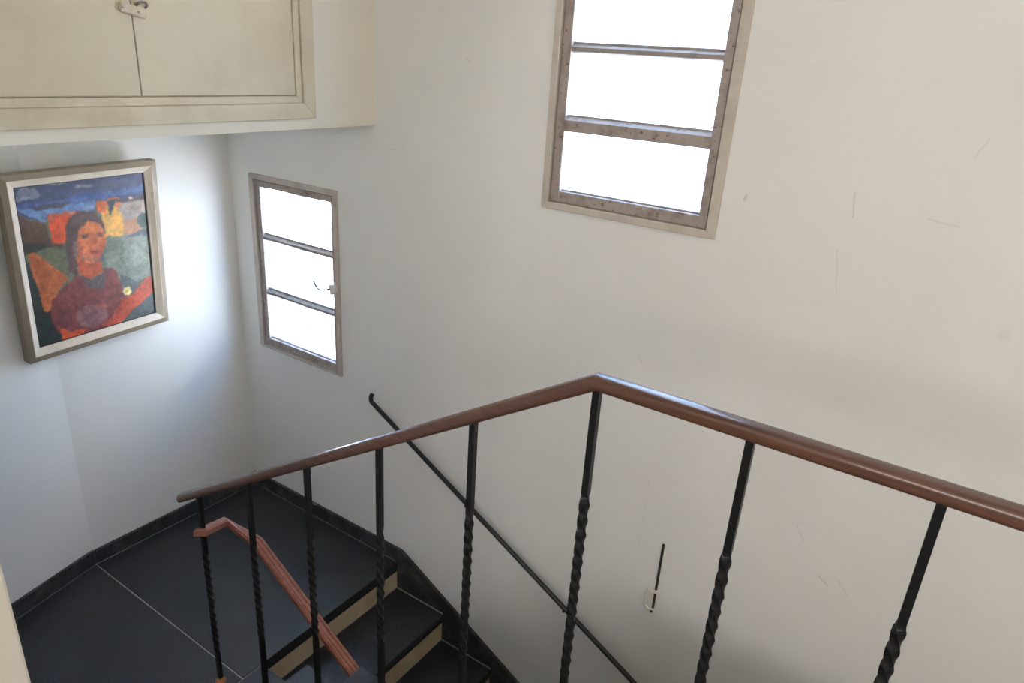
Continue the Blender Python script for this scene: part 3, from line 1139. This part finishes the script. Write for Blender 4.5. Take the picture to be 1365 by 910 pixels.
E_(420, 520, 26, 34, (140, 72, 66), .7)
E_(240, 660, 30, 40, (108, 62, 64), .6)
E_(378, 614, 22, 8, (178, 92, 84), .8)
P_([(582, 500), (545, 518), (500, 570), (455, 600), (425, 655), (378, 695), (450, 690), (525, 612), (586, 562)], (192, 84, 60))
P_([(470, 585), (450, 600), (430, 660), (452, 650), (480, 600)], (172, 70, 56), .7)
P_([(222, 690), (262, 712), (335, 700), (300, 735), (238, 748)], (206, 88, 52))
for k in range(6):
    a = 2 * math.pi * k / 6
    E_(477 + 10 * math.cos(a), 564 + 9 * math.sin(a), 8, 7, (234, 220, 156), 1)
E_(477, 565, 6, 6, (220, 190, 110), 1)
soft = img.copy()
for _ in range(2):
    soft[1:-1, 1:-1] = (soft[1:-1, 1:-1] * 2 + soft[:-2, 1:-1] + soft[2:, 1:-1] + soft[1:-1, :-2] + soft[1:-1, 2:]) / 6
img = soft
var = 1 + .20 * vnoise((NV, NU), 40, 8) + .16 * vnoise((NV, NU), 95, 9) + .22 * vnoise((NV, NU), 9, 10)
img = np.clip(img * var[..., None], 0, 255)
lin = np.where(img / 255 <= .04045, img / 255 / 12.92, ((img / 255 + .055) / 1.055) ** 2.4)

me = bpy.data.meshes.new('canvas')
vx = [((-iw - .002) + (2 * iw + .004) * i / (NU - 1), (ih + .002) - (2 * ih + .004) * j / (NV - 1), -0.022) for j in range(NV) for i in range(NU)]
fc = [(j * NU + i, (j + 1) * NU + i, (j + 1) * NU + i + 1, j * NU + i + 1) for j in range(NV - 1) for i in range(NU - 1)]
# closed back so that the canvas has thickness
nb = len(vx)
vx += [(-iw, ih, -0.034), (iw, ih, -0.034), (iw, -ih, -0.034), (-iw, -ih, -0.034)]
fc += [(nb, nb + 1, nb + 2, nb + 3)]
top = [i for i in range(NU)]
bot = [(NV - 1) * NU + i for i in range(NU)]
lef = [j * NU for j in range(NV)]
rig = [j * NU + NU - 1 for j in range(NV)]
fc += [tuple(top + [nb + 1, nb]), tuple(bot[::-1] + [nb + 3, nb + 2]), tuple(lef[::-1] + [nb, nb + 3]), tuple(rig + [nb + 2, nb + 1])]
me.from_pydata(vx, [], fc)
att = me.color_attributes.new('pigment', 'FLOAT_COLOR', 'POINT')
buf = np.ones((len(vx), 4), np.float32) * .2
buf[:nb, :3] = lin.reshape(-1, 3)
buf[:, 3] = 1
att.data.foreach_set('color', buf.ravel())
me.update()
nt = NT('oil_paint')
at = nt.node('ShaderNodeVertexColor', layer_name='pigment')
fz = nt.noise(nt.mapping((1, 1, 1)), 90.0, 5, 0.7)
nt.base(nt.mix(1.0, at.outputs['Color'], nt.ramp(fz, [(0.3, g3(.90)), (0.7, g3(1.0))]), 'MULTIPLY'))
nt.rough(0.42)
nt.bump(fz, 0.2, 0.002)
me.materials.append(nt.m)
cv = bpy.data.objects.new('canvas', me)
COL.objects.link(cv)
cv.parent = pic

# ------------------------------------------------------------------ outside
o = new_obj('ground', box(-30, 30, 0.3, 40, -3.2, -3.0), M['paving'])
struct(o, 'pale sunlit paving outside the windows', 'ground')
nb_ = thing('building', 'pale sunlit building with columns and parapets seen through the small window', 'building', (-5.5, 6.0, -3.0))
BL = Vector(nb_.location)


def bpart(name, x0, x1, y0, y1, z0, z1, m, parent=nb_):
    bm = box(x0, x1, y0, y1, z0, z1)
    for v in bm.verts:
        v.co -= BL
    return new_obj(name, bm, m, parent)


bpart('wall', 3.5, 22, 6.6, 7.2, -3.0, 6.5, M['facade'])
bpart('wall', -13, 3.5, 6.6, 7.2, -3.0, 6.5, M['facade'])
bpart('added_shade_canopy', -13, 3.5, 2.4, 6.6, 6.3, 6.5, M['facade'])  # unseen slab added only to shade the facade below it
bpart('parapet', -13, 1.6, 6.3, 6.6, -0.72, -0.30, M['facade'])
bpart('floor_slab', -13, 1.6, 5.4, 6.6, -1.65, -1.50, M['facade'])
for xx in (-7.35, -6.35, -5.4, -4.4):
    bpart('column', xx, xx + .20, 5.5, 5.7, -3.0, 1.9, M['facade_grey'])
for (x0, x1, z0, z1) in ((-6.0, -5.55, 0.30, 0.62), (-5.95, -5.35, -1.30, -1.02), (-5.25, -4.75, -1.30, -1.02), (-7.9, -7.6, -0.2, 0.9)):
    bpart('window_opening', x0, x1, 6.56, 6.62, z0, z1, M['facade_dark'])
